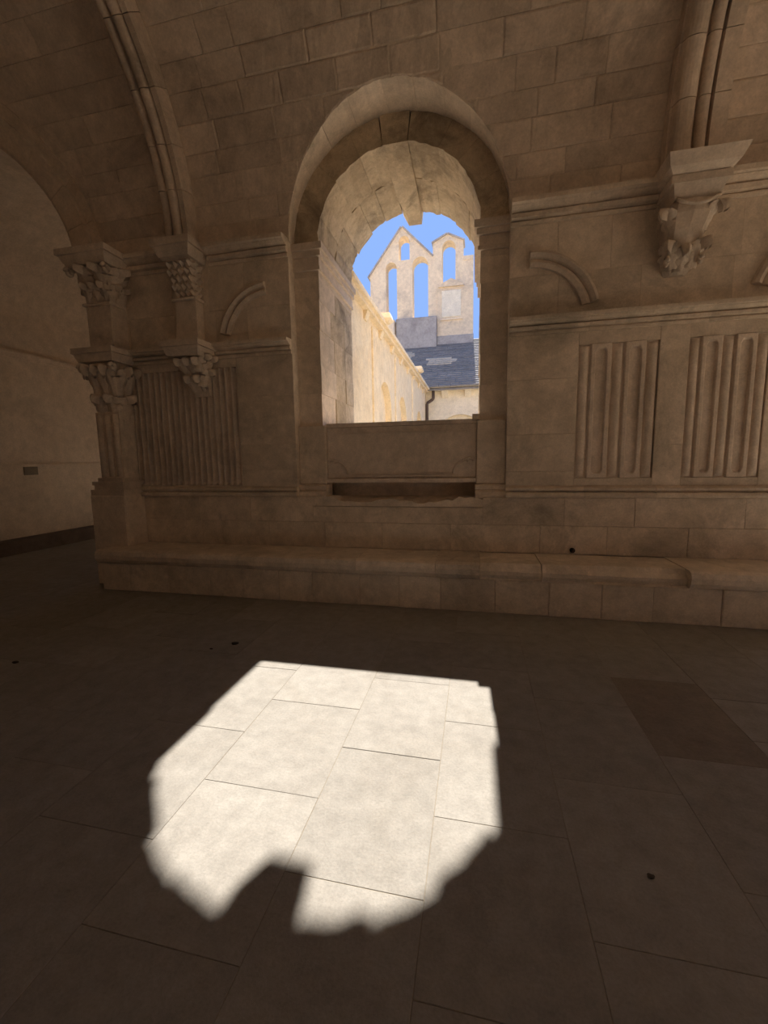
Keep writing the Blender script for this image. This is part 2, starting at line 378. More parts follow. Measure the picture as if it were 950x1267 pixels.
# keystone hangs lower towards the outside
rows = []
for y, drop in ((WP-.004, .012), (5.1, .03), (5.6, .06), (WO-.10, .09), (WO+.06, .125)):
    zb = ZS+RI-drop; x0, x1 = CX+RI*cos(key1), CX+RI*cos(key0)
    tp = .075 if y > WO-.2 else 0; zr = ZS+RI+.01
    rows.append([(x0, y, zr), (x0+tp, y, zb), (x1-tp*.25, y, zb+random.uniform(-.006, .004)), (x1, y, zr), (x1+.03, y, ZS+RO+.03), (x0-.03, y, ZS+RO+.03)])
mb = MB().grid(rows, close=True); mb.f += [(0, 1, 2, 3, 4, 5), (29, 28, 27, 26, 25, 24)]
mb.build('keystone', 'reveal', win)
# jambs: coursed blocks between recessed face and outside
for side, xa, xb in ((-1, CX-RO-.012, JL), (1, JR, CX+RO+.012)):
    zz = [1.93, 2.30, 2.62, 3.02, 3.34, 3.60]
    for a, b in zip(zz, zz[1:]):
        ycut = [WP, random.uniform(5.1, 5.3), random.uniform(5.6, 5.75), WO]
        for y0, y1 in zip(ycut, ycut[1:]):
            e = random.uniform(-.008, .004)
            x0, x1 = (xa, xb+e) if side < 0 else (xb, xa-e)
            mb = MB().box(min(x0, x1), max(x0, x1), y0+.0008, y1-.0008, a+.0008, b-.0008)
            mb.build('jamb_stone', 'wall' if y0 == WP else 'reveal', win)
    # impost: stacked mouldings on the face, running back along the reveal
    for o, z0, z1, nm in ((.0, 3.60, 3.66, 'impost_fillet'), (.035, 3.66, 3.70, 'impost_fillet'), (.02, 3.70, 3.80, 'impost_frieze'), (.055, 3.80, 3.86, 'impost_moulding'), (.085, 3.86, 3.935, 'impost_top')):
        x0, x1 = (xa, xb+o*.8) if side < 0 else (xa-o*.8, xb)
        MB().box(x0, x1, WP-o*.9, WO-.002, z0+.001, z1-.001).build(nm, 'wall' if o == 0 else 'carve', win)
    # pedestal under the jamb
    p0, p1 = (xa, JL+.045) if side < 0 else (JR-.02, xa if False else CX+RO+.002)
    slab('pedestal', p0+.002, p1, 1.235, 1.925, WP+.2, 4.685, .008, XZ, 'wall', win, .004)
    sweepx('pedestal_base', [(-.1, 1.085), (.14, 1.085), (.145, 1.12), (.13, 1.155), (.10, 1.16), (.095, 1.175), (.115, 1.185), (.115, 1.215), (.09, 1.235), (-.1, 1.235)], p0-.01, p1+.01, 'wall', win, .005, y=WP)
# parapet under the opening: sill, framed panel with scrolls in the lower corners, hollow below
x0, x1 = JL+.046, JR-.021
MB().box(x0-.3, x1+.3, 5.0, WO+.05, .9, 1.925).build('sill_core', 'wall', win)
ppan = slab('parapet_panel', x0, x1, 1.30, 1.90, 5.1, 4.735, .006, XZ, 'panel', win, .002)
MB().box(x0, x1, 4.72, 5.1, 1.90, 1.945).build('sill', 'panel', win)
MB().box(JL-.02, JR+.02, 5.1, WO+.04, 1.90, 1.94).build('sill_slab', 'reveal', win)
for a, b, c, d, nm in ((x0+.10, x1-.10, 1.825, 1.835, 'frame_line'), (x0+.28, x1-.28, 1.352, 1.364, 'frame_line'), (x0+.26, x1-.26, 1.325, 1.34, 'frame_line'), (x0, x1, 1.255, 1.30, 'lower_fillet')):
    MB().box(a, b, 4.716 if nm == 'frame_line' else 4.70, 5.1, c, d).build(nm, 'panel', win)
for s, xc in ((1, x0+.03), (-1, x1-.03)):
    pts = []
    for k in range(22):
        t = k/21; pts.append((xc+s*(.22*sin(t*pi/2)), 4.73, 1.52-.165*(1-cos(t*pi/2))))
    for k in range(10):
        a = k/9*4.2; pts.insert(0, (xc+s*(.05-.035*(1-k/14)*cos(a)), 4.73, 1.50+.035*(1-k/14)*sin(a)))
    tube(MB(), pts, .013, 6).build('scroll', 'panel', ppan, True)
MB().box(x0-.02, x1+.02, 4.98, 5.2, .95, 1.26).build('hollow_back', 'wall', win)
rows = []
for k in range(31):
    x = CX-1.004+1.958*k/30; e = .018*sin(k*.55)+random.uniform(-.012, .012)-.035*(4 < k < 26)
    rows.append([(x, W-.02, .99), (x, W-.014, 1.085+e), (x, 4.70, 1.088+e*.8), (x, 5.0, 1.085), (x, 5.0, .99)])
mb = MB().grid(rows, close=True); mb.f += [(0, 1, 2, 3, 4), (154, 153, 152, 151, 150)]
mb.build('broken_ledge', 'wall', win)
slab('sill_corner', JR-.07, JR+.01, 1.93, 1.995, 5.0, 4.70, .012, XZ, 'wall', win, .004)
# outer facade strip that the wing and the courtyard meet
# ================================================================== THINGS IN THE ROOM
# ---- stone bench along the wall
bench = empty('stone_bench'); tag(bench, 'long worn stone bench along the foot of the wall under the window', 'bench')
xs = [-4.44, -3.6, -2.8, -2.0, -1.2, -.38, .05, .62, 1.02, 1.85, 2.7, 3.5]
for k, (a, b) in enumerate(zip(xs, xs[1:])):
    worn = {7: .02, 8: .05, 6: .03}.get(k, 0); n = 10; rows = []
    hgt = random.uniform(-.006, .004)
    for i in range(n+1):
        x = a+.0015+(b-a-.003)*i/n; e = random.uniform(-.006, .006); ez = random.uniform(-.004, .003)
        rows.append([(x, W-.018, .34), (x, 4.06, .34), (x, 4.045+e+worn, .352), (x, 4.02+e+worn, .39), (x, 4.015+e+worn, .44+ez-worn*.4), (x, 4.03+e+worn*1.5, .485+ez-worn*.6), (x, 4.07+worn*1.4, .50+hgt), (x, W-.018, .50+hgt)])
    mb = MB().grid(rows, close=True); mb.f += [tuple(range(8)), tuple(n*8+i for i in reversed(range(8)))]
    mb.build('seat_slab', 'bench', bench)
xs = cuts(-4.42, 3.5, .47, .18)
for a, b in zip(xs, xs[1:]):
    slab('front_stone', a+.001, b-.001, 0.0, .338, W-.02, 4.075+random.uniform(-.006, .006), .005, XZ, 'bench', bench, .006)
# ---- black peg in place of a small hole at the foot of the wall
mb = MB(); tube(mb, [(.995, W+.03, .545), (.995, W-.02, .545), (.995, W-.035, .545)], .026, 12)
tag(mb.build('wall_hole_stub', 'pebble', None, True), 'small round black peg in place of a hole in the wall above the bench', 'stub')

# ---- fluted panels
def field(name, x0, x1, z0, z1, depth, nu, nv, mat, parent, dx=0):
    rows = []
    for j in range(nv+1):
        z = z0+(z1-z0)*j/nv
        rows.append([(x0+(x1-x0)*i/nu+dx, W-depth((x1-x0)*i/nu, z), z) for i in range(nu+1)])
    return MB().grid(rows).build(name, mat, parent, True)
def channel(w, m, z0, z1, dep):
    r = w/2-m
    def f(u, z):
        d = abs(u-w/2); e = max(z0+m+r-z, z-(z1-m-r), 0); q = sqrt(d*d+e*e)/r
        edge = -.022 if (u < .004 or u > w-.004) else .006
        return edge if q >= 1 else -dep*sqrt(1-q*q)
    return f
def reedf(w, z0, z1):
    def f(u, z):
        t = 2*u/w-1
        return -.022+.028*sqrt(max(0, 1-t*t)) if z0+.01 < z < z1-.01 else -.018
    return f
def fluted_panel(px, width, label):
    p = empty('fluted_panel'); tag(p, label, 'wall panel', None)
    z0, z1 = 1.30, 2.61; k = width/.71
    MB().box(px, px+width, W+.02, WP+.01, z0, z1).build('backing', 'panel', p)
    for u, w in ((.006, .088), (.312, .088), (.616, .088)): field('reed', px+u*k, px+(u+w)*k, z0+.01, z1-.01, reedf(w*k, z0+.01, z1-.01), 10, 30, 'panel', p)
    for u, w in ((.106, .194), (.412, .192)): field('flute', px+u*k, px+(u+w)*k, z0, z1, channel(w*k, .046, z0, z1, .085), 26, 90, 'panel', p)
fluted_panel(.99, .71, 'fluted stone panel right beside the plain blocks by the window')
fluted_panel(1.958, .645, 'fluted stone panel below the corbel, farther from the window')
p = empty('fluted_panel'); tag(p, 'wide stone panel of many narrow flutes between the left pier and the window', 'wall panel')
pw = 1.475/18; z0, z1 = 1.24, 2.635
for k in range(18):
    x = -4.25+k*pw
    if k == 0: first = field('flute', x, x+pw, z0, z1, channel(pw, .008, z0, z1+.2, .055), 18, 70, 'panel', p)
    else:
        o = first.copy(); COL.objects.link(o); o.location.x = k*pw; o.parent = p

# ---- blind arch mouldings
def arc_moulding(cx, cz, r0, r1, a0, a1, label):
    o = empty('blind_arch'); tag(o, label, 'arch moulding', None)
    n = 28; prof = [(0, -.02), (0, .035), (.25, .05), (.42, .03), (.5, .012), (.58, .04), (.78, .062), (.95, .045), (1, .01), (1, -.02)]
    segs = 3
    for s in range(segs):
        b0 = a0+(a1-a0)*s/segs; b1 = a0+(a1-a0)*(s+1)/segs; rows = []
        for i in range(n//segs+1):
            a = b0+(b1-b0)*i/(n//segs)
            rows.append([(cx+(r0+(r1-r0)*t)*cos(a), W-d, cz+(r0+(r1-r0)*t)*sin(a)) for t, d in prof])
        mb = MB().grid(rows, close=True); m = len(prof); q = len(rows)-1
        mb.f += [tuple(range(m)), tuple(q*m+i for i in reversed(range(m)))]
        mb.build('moulding_stone', 'carve', o)
arc_moulding(.50, 2.865, .505, .665, radians(13), radians(90), 'broken quarter arch moulding between the window and the corbel')
arc_moulding(-2.31, 2.885, .515, .655, radians(94), radians(168), 'broken quarter arch moulding between the window and the left pilaster')
arc_moulding(3.05, 2.865, .505, .665, radians(100), radians(165), 'arch moulding starting beyond the corbel, above the far fluted panel')

# ---- capitals, pilasters and corbel
def leaf(h, w, out, curl, lobes=3, ny=14, nx=8):
    """acanthus leaf standing on (0,0,0), facing -Y: lobed edge, deep midrib, tip rolled outwards"""
    rows = []
    for j in range(ny+1):
        t = j/ny
        lob = 1+.20*sin(t*lobes*2*pi+.6)
        half = w/2*(.80+.30*sin(pi*min(1, t*1.1)))*(1 if t < .70 else max(.30, 1-((t-.70)/.30)**2*.65))*lob
        if t < .65: y, z = -out*(t/.65)**1.4, h*.84*t/.65
        else:
            a = (t-.65)/.35*pi*1.15; y, z = -out-curl*(1-cos(a)), h*.84+curl*1.3*sin(a)
        row = []
        for i in range(nx+1):
            u = 2*i/nx-1
            rib_ = -.06*w*cos(u*pi*3.0)*(1-.3*t)
            row.append((half*u, y+.30*w*abs(u)**2+rib_, z-.12*h*abs(u)*(t > .5)))
        rows.append(row)
    mb = MB().grid(rows)
    mb.grid([[(x*.85, y+.035, z) for x, y, z in r] for r in rows])
    return mb
def place(mb, loc, rz, tilt=0):
    m = Matrix.Translation(loc) @ Matrix.Rotation(rz, 4, 'Z') @ Matrix.Rotation(tilt, 4, 'X')
    mb.v = [tuple(m @ Vector(v)) for v in mb.v]; return mb
def abacus(name, x0, x1, yf, z0, z1, parent, grow=.05, mat='carve'):
    """stepped abacus widening upwards, back into the wall"""
    mb = MB(); h = z1-z0
    for k, (e, a, b) in enumerate(((grow, 0, .28), (grow*.62, .28, .58), (0, .58, 1.0))):
        mb.frustum((x0+e, x1-e, yf+e, WP), (x0+e*.6, x1-e*.6, yf+e*.6, WP), z0+h*a, z0+h*b-.002)
    return mb.build(name, mat, parent)
def leaf_ring(parent, xa, xb, yf, z, h, n_front, n_side, out, curl, mat='carve', name='leaf'):
    w = (xb-xa)/n_front
    for k in range(n_front):
        place(leaf(h, w*.98, out, curl), Vector((xa+w*(k+.5), yf, z)), 0).build(name, mat, parent, True)
    d = (W+.02-yf)/n_side
    for s, x in ((pi/2, xb), (-pi/2, xa)):
        for k in range(n_side):
            place(leaf(h, d*.98, out, curl), Vector((x, yf+d*(k+.5), z)), s).build(name, mat, parent, True)

# pier closing the wall on the chapel side
pier = empty('pilaster_pier'); tag(pier, 'tall carved stone pier with two leafy capitals at the chapel arch', 'pier')
slab('plinth', -4.70, -4.19, 0.0, 1.13, WO, 4.27, .012, XZ, 'carve', pier, .004)
mb = MB()
for e, a, b in ((.0, 1.13, 1.20), (.03, 1.20, 1.255), (.015, 1.255, 1.30), (.06, 1.30, 1.345)): mb.frustum((-4.69+e, -4.20-e, 4.28+e, WO), (-4.69+e, -4.20-e, 4.28+e, WO), a, b)
mb.build('base_moulding', 'carve', pier)
MB().box(-4.60, -4.26, 4.37, WO-.01, 1.345, 2.15).build('shaft', 'carve', pier)
for k in range(3):
    tube(MB(), [(-4.545+k*.115, 4.372, 1.36), (-4.545+k*.115, 4.372, 2.12)], .036, 10).build('reed', 'carve', pier, True)
bell = MB().frustum((-4.585, -4.275, 4.39, WO-.01), (-4.62, -4.24, 4.35, WO-.01), 2.15, 2.735).build('capital_bell', 'carve', pier)
leaf_ring(bell, -4.60, -4.25, 4.385, 2.02, .34, 2, 1, .06, .045)
leaf_ring(bell, -4.61, -4.24, 4.36, 2.34, .34, 3, 2, .085, .05)
for s_, xv in ((-1, -4.655), (1, -4.205)):
    tube(MB(), [(xv, 4.285-.045*cos(a)*(1-a/10), 2.655+.05*sin(a)*(1-a/10)) for a in [k*.45 for k in range(15)]], .022, 8).build('volute', 'carve', bell, True)
abacus('abacus', -4.72, -4.14, 4.22, 2.73, 2.885, pier)
MB().box(-4.57, -4.235, 4.36, WO-.01, 2.885, 3.40).build('upper_shaft', 'carve', pier)
ubell = MB().frustum((-4.565, -4.24, 4.37, WO-.01), (-4.60, -4.205, 4.33, WO-.01), 3.40, 3.815).build('upper_capital_bell', 'carve', pier)
sweepx('astragal', [(-.2, 3.385), (.03, 3.385), (.04, 3.40), (.03, 3.415), (-.2, 3.415)], -4.60, -4.21, 'carve', pier, .001, y=4.37)
leaf_ring(ubell, -4.58, -4.23, 4.365, 3.41, .21, 3, 2, .055, .034)
leaf_ring(ubell, -4.60, -4.205, 4.34, 3.58, .20, 2, 1, .09, .045)
for s_, xv in ((-1, -4.655), (1, -4.15)):
    tube(MB(), [(xv, 4.255-.05*cos(a)*(1-a/10), 3.735+.05*sin(a)*(1-a/10)) for a in [k*.45 for k in range(15)]], .024, 8).build('volute', 'carve', ubell, True)
abacus('upper_abacus', -4.76, -4.08, 4.18, 3.81, 3.975, pier, .07)

# pilaster carried on a carved console, under the left rib
pil = empty('console_pilaster'); tag(pil, 'short stone pilaster with lattice-carved capital standing on a leafy console', 'pilaster')
abacus('upper_abacus', -3.54, -3.05, 4.24, 3.79, 3.965, pil, .06)
lbell = MB().frustum((-3.40, -3.20, 4.505, W+.05), (-3.45, -3.15, 4.395, W+.05), 3.40, 3.795).build('capital_bell', 'carve', pil)
# lattice of small pointed leaves on the front and the sides
def stud(w, h, d):
    return MB().add([(-w/2, 0, 0), (0, 0, -h/2), (w/2, 0, 0), (0, 0, h/2), (-w*.18, -d, 0), (0, -d, -h*.2), (w*.18, -d, 0), (0, -d, h*.2)],
                    [(0, 1, 5, 4), (1, 2, 6, 5), (2, 3, 7, 6), (3, 0, 4, 7), (4, 5, 6, 7), (3, 2, 1, 0)])
for r in range(5):
    t = (r+.5)/5; z = 3.42+.36*t; xa, xb, yf = -3.43-.05*t, -3.17+.05*t, 4.47-.11*t
    n = 4; w = (xb-xa)/n
    for k in range(n+(r % 2)):
        x = xa+w*(k+.5-(.5 if r % 2 else 0)); x = min(max(x, xa+.02), xb-.02)
        place(stud(w*.84, .090, .055), Vector((x, yf+.034, z)), 0, -.28).build('lattice_leaf', 'carve', lbell)
    d = (W-yf)/2
    for k in range(2):
        place(stud(min(d*.8, .075), .090, .05), Vector((xb-.032, yf+d*(k+.5), z)), pi/2, -.1).build('lattice_leaf', 'carve', lbell)
sweepx('astragal', [(-.2, 3.375), (.02, 3.375), (.028, 3.39), (.02, 3.405), (-.2, 3.405)], -3.455, -3.145, 'carve', pil, .001, y=4.455)
MB().box(-3.435, -3.165, 4.465, W+.05, 2.885, 3.375).build('shaft', 'carve', pil)
MB().box(-3.46, -3.14, 4.435, W+.05, 2.885, 2.93).build('shaft_foot', 'carve', pil)
abacus('console_abacus', -3.49, -3.0, 4.22, 2.72, 2.885, pil, .05)
cons = MB().frustum((-3.33, -3.13, 4.585, W+.05), (-3.40, -3.09, 4.36, W+.05), 2.31, 2.725).build('console_body', 'carve', pil)
for x, z, h, w in ((-3.32, 2.36, .2, .13), (-3.19, 2.36, .2, .13), (-3.36, 2.52, .22, .13), (-3.245, 2.52, .22, .13), (-3.13, 2.52, .22, .13)):
    place(leaf(h, w, .05, .04), Vector((x, 4.575-(z-2.31)*.56, z)), 0, .38).build('leaf', 'carve', cons, True)
for y, z in ((4.50, 2.40), (4.42, 2.56), (4.54, 2.56)):
    place(leaf(.2, .13, .04, .035), Vector((-3.125+(z-2.31)*.10, y, z)), pi/2, .1).build('leaf', 'carve', cons, True)

# right corbel under the other rib
cor = empty('carved_corbel'); tag(cor, 'carved stone corbel with broad moulded top and curled leaves carrying the right rib', 'corbel')
mb = MB()
mb.frustum((1.62, 2.02, 4.30, WP), (1.56, 2.08, 4.22, WP), 3.86, 3.90); mb.frustum((1.56, 2.08, 4.22, WP), (1.53, 2.12, 4.17, WP), 3.90, 3.985)
mb.build('abacus', 'carve', cor)
mb = MB(); mb.frustum((1.66, 2.00, 4.36, WP), (1.62, 2.03, 4.29, WP), 3.70, 3.80); mb.frustum((1.60, 2.05, 4.28, WP), (1.60, 2.05, 4.28, WP), 3.80, 3.86)
mb.build('cavetto', 'carve', cor)
rows = []
for z, xa, xb, yf in ((3.16, 1.69, 1.88, 4.56), (3.22, 1.665, 1.905, 4.50), (3.30, 1.655, 1.92, 4.455), (3.38, 1.655, 1.92, 4.43), (3.48, 1.645, 1.945, 4.385), (3.60, 1.64, 1.98, 4.355), (3.70, 1.655, 2.0, 4.355)):
    rows.append([(xa, WP, z), (xa, yf+.05, z), (xa+.04, yf, z), ((xa+xb)/2, yf-.015, z), (xb-.04, yf, z), (xb, yf+.05, z), (xb, WP, z)])
mb = MB().grid(rows, close=True); mb.f += [tuple(range(7)), tuple(42+i for i in reversed(range(7)))]
cbody = mb.build('body', 'carve', cor)
for x, z, h, w, rz in ((1.695, 3.19, .20, .13, -.45), (1.895, 3.19, .20, .13, .45), (1.79, 3.17, .17, .12, 0), (1.665, 3.44, .20, .12, -.9), (1.94, 3.46, .20, .12, .9)):
    place(leaf(h, w*1.1, .06, .045), Vector((x, 4.495-(z-3.2)*.25, z)), rz, .12).build('leaf', 'carve', cbody, True)
for s, x in ((-1, 1.66), (1, 1.93)):
    pts = [(x+s*.0, 4.46-.04*cos(a)*(1-a/9), 3.24+.045*sin(a)*(1-a/9)) for a in [k*.45 for k in range(14)]]
    tube(MB(), pts, .018, 8).build('volute', 'carve', cbody, True)
# drip festoon under the cavetto
pts = [(1.67+.33*k/12, 4.345-.01*sin(pi*k/12), 3.70-.05*sin(pi*k/12)) for k in range(13)]
tube(MB(), pts, .016, 8).build('festoon', 'carve', cor, True)

# ---- transverse ribs of the vault
def rib(xc, prof, label, phi0):
    o = empty('vault_rib'); tag(o, label, 'arch rib')
    aa = [phi0]+[radians(a) for a in (12, 21, 31, 42, 53, 64, 75, 86, 97, 108, 119, 130, 141, 152, 163, 174)]
    for p0, p1 in zip(aa, aa[1:]):
        rows = []; n = 4; e = random.uniform(-.003, .003)
        for i in range(n+1):
            a = p0+.0012+(p1-p0-.0024)*i/n
            rows.append([vpt(xc+x, a, VR-d+(e if d > 0 else 0)) for x, d in prof])
        mb = MB().grid(rows, close=True); m = len(prof)
        mb.f += [tuple(range(m)), tuple(n*m+i for i in reversed(range(m)))]
        mb.build('rib_stone', 'vault', o)
def rolls(spec):
    out = []
    for kind, x0, x1, d in spec:
        if kind == 'flat': out += [(x0, d), (x1, d)]
        else:
            r = (x1-x0)/2
            out += [((x0+x1)/2-r*cos(pi*k/8), d+r*.75*sin(pi*k/8)) for k in range(9)]
    return out
prR = [(-.215, -.05)]+rolls([('flat', -.215, -.20, .10), ('roll', -.19, -.05, .17), ('flat', -.048, -.03, .15), ('roll', -.03, .05, .19), ('flat', .052, .066, .15), ('flat', .07, .19, .215), ('flat', .215, .215, .12)])+[(.215, -.05)]
rib(1.825, prR, 'moulded vault rib rising from the carved corbel', radians(1.2))
prL = [(-.15, -.05)]+rolls([('flat', -.15, -.15, .16), ('roll', -.14, -.05, .19), ('flat', -.045, -.03, .17), ('roll', -.03, .06, .20), ('flat', .065, .075, .16), ('flat', .08, .14, .19), ('flat', .15, .15, .1)])+[(.15, -.05)]
rib(-3.31, prL, 'moulded vault rib rising from the lattice-carved capital', radians(.6))

# ---- chapel arch band on the vault
ar = empty('chapel_arch'); tag(ar, 'round stone arch opening to the dark side chapel beyond the pier', 'arch')
n = 14
for k in range(n):
    a0, a1 = pi*k/n, pi*(k+1)/n; rows = []
    for i in range(6):
        a = a0+.002+(a1-a0-.004)*i/5; row = []
        for r, d in ((A1R-.02, -.35), (A1R-.02, .03), (A1R+.02, .05), (A1R+.27, .05), (A1R+.28, .02), (A1R+.40, .03), (A1R+.41, -.04)):
            x, z = A1X+r*cos(a), A1Z+r*sin(a); row.append((x, yv(z)-d, z))
        rows.append(row)
    mb = MB().grid(rows, close=True); mb.f += [tuple(range(7)), tuple(35+i for i in reversed(range(7)))]
    mb.build('voussoir', 'plaster', ar)

# ---- crumbs of stone on the floor
def pebble(x, y, r, label):
    bm = bmesh.new(); bmesh.ops.create_icosphere(bm, subdivisions=2, radius=r)
    for v in bm.verts: v.co *= random.uniform(.75, 1.2); v.co.z *= .5; v.co.x *= 1.4
    me = bpy.data.meshes.new('pebble'); bm.to_mesh(me); bm.free(); me.materials.append(M['pebble'])
    o = bpy.data.objects.new('pebble', me); COL.objects.link(o); o.location = (x, y, r*.3)
    tag(o, label, 'pebble', 'stone crumbs on the floor')
pebble(-1.95, 2.97, .022, 'larger flat dark crumb on the floor between sun patch and bench')
pebble(-2.09, 2.85, .010, 'tiny dark crumb beside the larger flat crumb near the bench')
pebble(-3.45, 2.36, .018, 'dark crumb on the shadowed floor in front of the left pier')
pebble(.632, 1.495, .010, 'dark round crumb on the floor right of the sun patch')

# ================================================================== OUTSIDE
court = cutwall('courtyard_ground', [(-90, -120), (90, -120), (90, 20.7), (-90, 20.7)], [[(-8.2, -1.0), (9.2, -1.0), (9.2, WO-.1), (-4.6, WO-.1), (-4.6, 9.6), (-8.2, 9.6)]], -.4, -.02, XY, 'court'); tag(court, kind='structure')
tag(MB().box(-90, 90, 20.7, 120, -.4, -.02).build('low_bounce_ground', 'low_bounce'), kind='structure')  # made-up dark ground behind the gable, cuts light bouncing onto it
XW, YF = -1.90, 16.3
# ---- wing on the left of the courtyard
wing = empty('wing_building'); tag(wing, 'pale sunlit-stone wing with sloping eaves seen through the left of the window', 'building')
outer = [(WO+.01, -.4), (YF+.2, -.4), (YF+.2, 4.08), (WO+.01, 4.08)]
cutwall('wall', outer, [archloop(8.95, .62, .2, 2.55, 16), archloop(11.1, .62, .2, 2.55, 16), archloop(14.4, .62, .2, 2.55, 16)], XW-.25, XW, YZ, 'wing', wing)
MB().box(XW-2.2, XW-.14, WO+.01, YF+.2, -.4, 4.08).build('core', 'wing', wing)
for y0, y1 in ((7.75, 8.15), (12.75, 13.25), (10.0, 10.25)): slab('pilaster_strip', y0, y1, 0, 3.95, XW-.05, XW+.035, .01, YZ, 'wing', wing)
em = MB().box(XW-.1, XW+.11, WO+.01, YF-.05, 4.06, 4.13).build('eave_moulding', 'wing', wing)
for y in [7.2+1.15*k for k in range(8)]:
    MB().frustum((XW-.02, XW+.03, y, y+.18), (XW-.02, XW+.08, y, y+.18), 3.92, 4.06).build('eave_bracket', 'wing', em)
mb = MB().add([(XW+.17, WO+.01, 4.13), (XW+.17, YF-.05, 4.13), (XW+.17, YF-.05, 4.20), (XW+.17, WO+.01, 4.20), (XW-2.2, WO+.01, 5.0), (XW-2.2, YF-.05, 5.0), (XW-2.2, WO+.01, 4.13), (XW-2.2, YF-.05, 4.13)],
              [(0, 1, 2, 3), (3, 2, 5, 4), (0, 3, 4, 6), (1, 7, 5, 2), (0, 6, 7, 1), (4, 5, 7, 6)])
mb.build('roof', 'wing', wing)
for y0, y1, x1 in ((8.2, 8.5, .28), (12.9, 13.3, .30)):
    mb = MB(); mb.frustum((XW-.3, XW+x1-.06, y0+.05, y1-.05), (XW-.3, XW+x1, y0, y1), 4.18, 4.24); mb.frustum((XW-.3, XW+x1, y0, y1), (XW-.3, XW+x1-.03, y0+.03, y1-.03), 4.24, 4.34)
    mb.build('gutter_stone', 'wing', wing)
# ---- low range at the far side
low = empty('low_building'); tag(low, 'low stone building with grey tiled roof below the ruined gable', 'building')
cutwall('facade', [(XW-3.5, -.4), (12, -.4), (12, 4.12), (XW-3.5, 4.12)], [archloop(-.6+3.2*k, .95, .1, 2.28, 20) for k in range(4)], YF+.12, YF+.35, XZ, 'eave', low)
MB().box(XW-3.5, 12, YF+.28, 19.6, -.4, 4.1).build('core', 'eave', low)
for k in range(16):
    x = -1.28+.86*k
    MB().frustum((x, x+.22, YF+.08, YF+.2), (x-.01, x+.23, YF-.12, YF+.2), 3.86, 4.12).build('corbel', 'eave', low)
MB().box(XW-3.5, 12, YF-.16, YF+.35, 4.12, 4.235).build('eave_moulding', 'eave', low)
NR = 26; y0, z0, y1, z1 = YF-.26, 4.24, 20.3, 7.0
mb = MB().add([(-5.3, y0+.05, z0-.07), (12, y0+.05, z0-.07), (12, y1, z1-.07), (-5.3, y1, z1-.07), (-5.3, y1, 4), (12, y1, 4), (-5.3, y0+.05, 4.1), (12, y0+.05, 4.1)],
              [(0, 1, 2, 3), (2, 1, 7, 5), (0, 3, 4, 6), (3, 2, 5, 4), (0, 6, 7, 1)])
deck = mb.build('roof_deck', 'tile', low)
for k in range(NR):
    t0, t1 = k/NR, (k+1.25)/NR
    ya, za, yb, zb = y0+(y1-y0)*t0, z0+(z1-z0)*t0, y0+(y1-y0)*t1, z0+(z1-z0)*t1
    xr = [-5.3]; 
    while xr[-1] < 12: xr.append(xr[-1]+random.uniform(.35, .6))
    mb = MB()
    for a, b in zip(xr, xr[1:]):
        e = random.uniform(-.012, .012)
        mb.add([(a+.006, ya+e, za+.035), (b-.006, ya+e, za+.035), (b-.006, yb, zb-.01), (a+.006, yb, zb-.01), (a+.006, ya+e, za-.03), (b-.006, ya+e, za-.03), (b-.006, yb, zb-.06), (a+.006, yb, zb-.06)],
               [(0, 1, 2, 3), (7, 6, 5, 4), (0, 4, 5, 1), (1, 5, 6, 2), (2, 6, 7, 3), (3, 7, 4, 0)])
    o = mb.build('tile_course', 'tile', deck); o['kind'] = 'stuff'
pts = [(-1.60, YF-.09, 4.15), (-1.60, YF-.09, 3.84), (-1.63, YF-.09, 3.79), (-1.82, YF-.08, 3.68), (-1.84, YF-.08, 3.62), (-1.84, YF-.08, .0)]
mb = tube(MB(), pts, .055, 10)
tag(mb.build('drainpipe', 'pipe', None, True), 'thin brown drainpipe with a bend running down the corner of the courtyard', 'drainpipe')

MB().frustum((-14, 12, 20.75, 40), (-14, 12, 20.75, 40), 5.2, 6.4).build('added_rear_roof', 'tile', low)  # unseen dark roof added to cut bounce onto the gable openings
for r0, r1, xa, xb in ((11, 15, -2.05, -1.05), (16, 20, -3.75, -2.95)):  # paler tiles with patches of sunlight put into their colour
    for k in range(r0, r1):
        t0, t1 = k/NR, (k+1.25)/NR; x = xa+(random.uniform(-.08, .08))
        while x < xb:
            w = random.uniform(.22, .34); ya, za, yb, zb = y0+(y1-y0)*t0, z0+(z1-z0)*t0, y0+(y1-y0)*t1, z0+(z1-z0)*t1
            obj('sun_patch_tile', [(x, ya-.01, za+.05), (x+w-.008, ya-.01, za+.05), (x+w-.008, yb, zb+.006), (x, yb, zb+.006), (x, ya-.01, za+.0), (x+w-.008, ya-.01, za+.0), (x+w-.008, yb, zb-.03), (x, yb, zb-.03)],
                [(0, 1, 2, 3), (7, 6, 5, 4), (0, 4, 5, 1), (1, 5, 6, 2), (2, 6, 7, 3), (3, 7, 4, 0)], 'sun_patch', deck); x += w
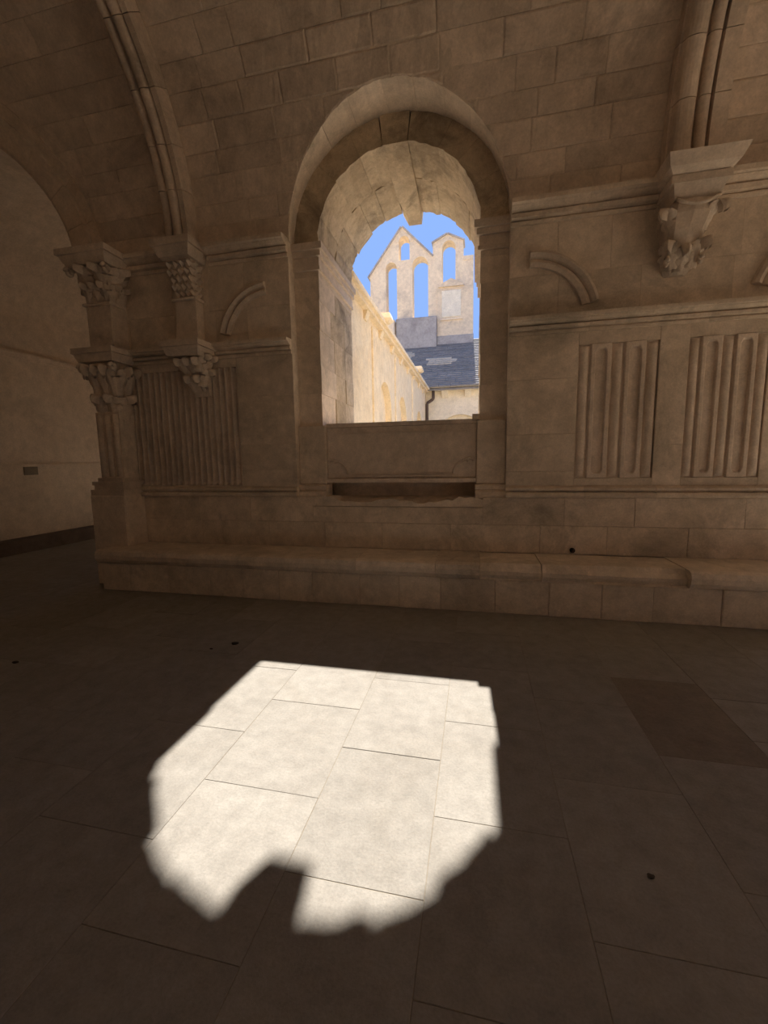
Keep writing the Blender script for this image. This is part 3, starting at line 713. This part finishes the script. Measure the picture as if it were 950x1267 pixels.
# ---- ruined gable with bell turret
YT, TT = 20.0, .62
gab = empty('ruined_gable'); tag(gab, 'ruined church gable wall with open lancets and bell turret against the sky', 'church ruin')
outline = [(-4.93, 3.5), (-.17, 3.5), (-.19, 10.44), (-.64, 10.47), (-.64, 11.13), (-1.34, 11.48), (-1.985, 11.17), (-1.985, 10.60), (-3.39, 12.02), (-4.96, 10.0), (-4.90, 9.9)]
holes = [archloop(-3.29, .25, 10.60, 11.37, 16), archloop(-3.90, .258, 7.2, 10.30, 16), archloop(-2.562, .362, 7.86, 10.30, 16), archloop(-1.275, .296, 9.0, 10.90, 16)]
gw = cutwall('gable_wall', outline, holes, YT, YT+TT, XZ, 'tower', gab)
def coping(p, q, nm='coping_stone'):
    (xa, za), (xb, zb) = p, q; d = Vector((xb-xa, zb-za)).normalized(); nrm = Vector((-d.y, d.x)); nrm = nrm if nrm.y > 0 else -nrm
    t = .06; v = []
    for y in (YT-.07, YT+TT+.07): v += [(xa, y, za), (xb, y, zb), (xb+nrm.x*t, y, zb+nrm.y*t), (xa+nrm.x*t, y, za+nrm.y*t)]
    obj(nm, v, [(0, 1, 2, 3), (7, 6, 5, 4), (0, 4, 5, 1), (1, 5, 6, 2), (2, 6, 7, 3), (3, 7, 4, 0)], 'towerd', gab)
coping((-3.40, 12.0), (-4.98, 9.98)); coping((-3.38, 12.0), (-1.99, 10.6)); coping((-1.34, 11.46), (-2.02, 11.14)); coping((-1.34, 11.46), (-.60, 11.10))
for c, r, zs in ((-3.29, .25, 11.37), (-3.90, .258, 10.30), (-2.562, .362, 10.30), (-1.275, .296, 10.90)):
    rows = []
    for i in range(13):
        a = pi*i/12; rows.append([(c+q*cos(a), y, zs+q*sin(a)) for q, y in ((r, YT-.02), (r+.13, YT-.02), (r+.13, YT+.05), (r, YT+.05))])
    mb = MB().grid(rows, close=True); mb.f += [(0, 1, 2, 3), (51, 50, 49, 48)]
    mb.build('arch_ring', 'tower', gw)
# aedicule below the bell opening
mb = MB().add([(-1.72, YT-.14, 9.22), (-.60, YT-.14, 9.22), (-.60, YT-.14, 9.30), (-1.16, YT-.14, 9.56), (-1.72, YT-.14, 9.30), (-1.72, YT+.1, 9.22), (-.60, YT+.1, 9.22), (-.60, YT+.1, 9.30), (-1.16, YT+.1, 9.56), (-1.72, YT+.1, 9.30)],
              [(0, 1, 2, 3, 4), (9, 8, 7, 6, 5), (0, 5, 6, 1), (1, 6, 7, 2), (2, 7, 8, 3), (3, 8, 9, 4), (4, 9, 5, 0)])
mb.build('pediment', 'tower', gab)
MB().box(-1.78, -.20, YT-.045, YT+.1, 6.5, 9.22).build('turret_pier', 'tower', gab)
slab('niche_panel', -1.58, -.72, 7.93, 9.08, YT+.1, YT-.075, .02, XZ, 'eave', gab)
MB().box(-1.64, -.64, YT-.11, YT+.1, 7.80, 7.87).build('niche_ledge', 'tower', gab)
slab('lower_wall', -3.66, -1.80, 5.0, 7.96, YT+.1, YT-.32, .03, XZ, 'towerd', gab)
slab('buttress', -4.2, -3.70, 5.0, 7.9, YT+.1, YT-.5, .03, XZ, 'tower', gab)
slab('footing', -1.80, -.16, 5.0, 7.12, YT+.1, YT-.12, .03, XZ, 'towerd', gab)
for x0, x1, z0, z1 in ((-.64, -.19, 10.30, 10.47),): MB().box(x0, x1, YT-.03, YT+TT+.03, z0, z1).build('top_course', 'tower', gab)
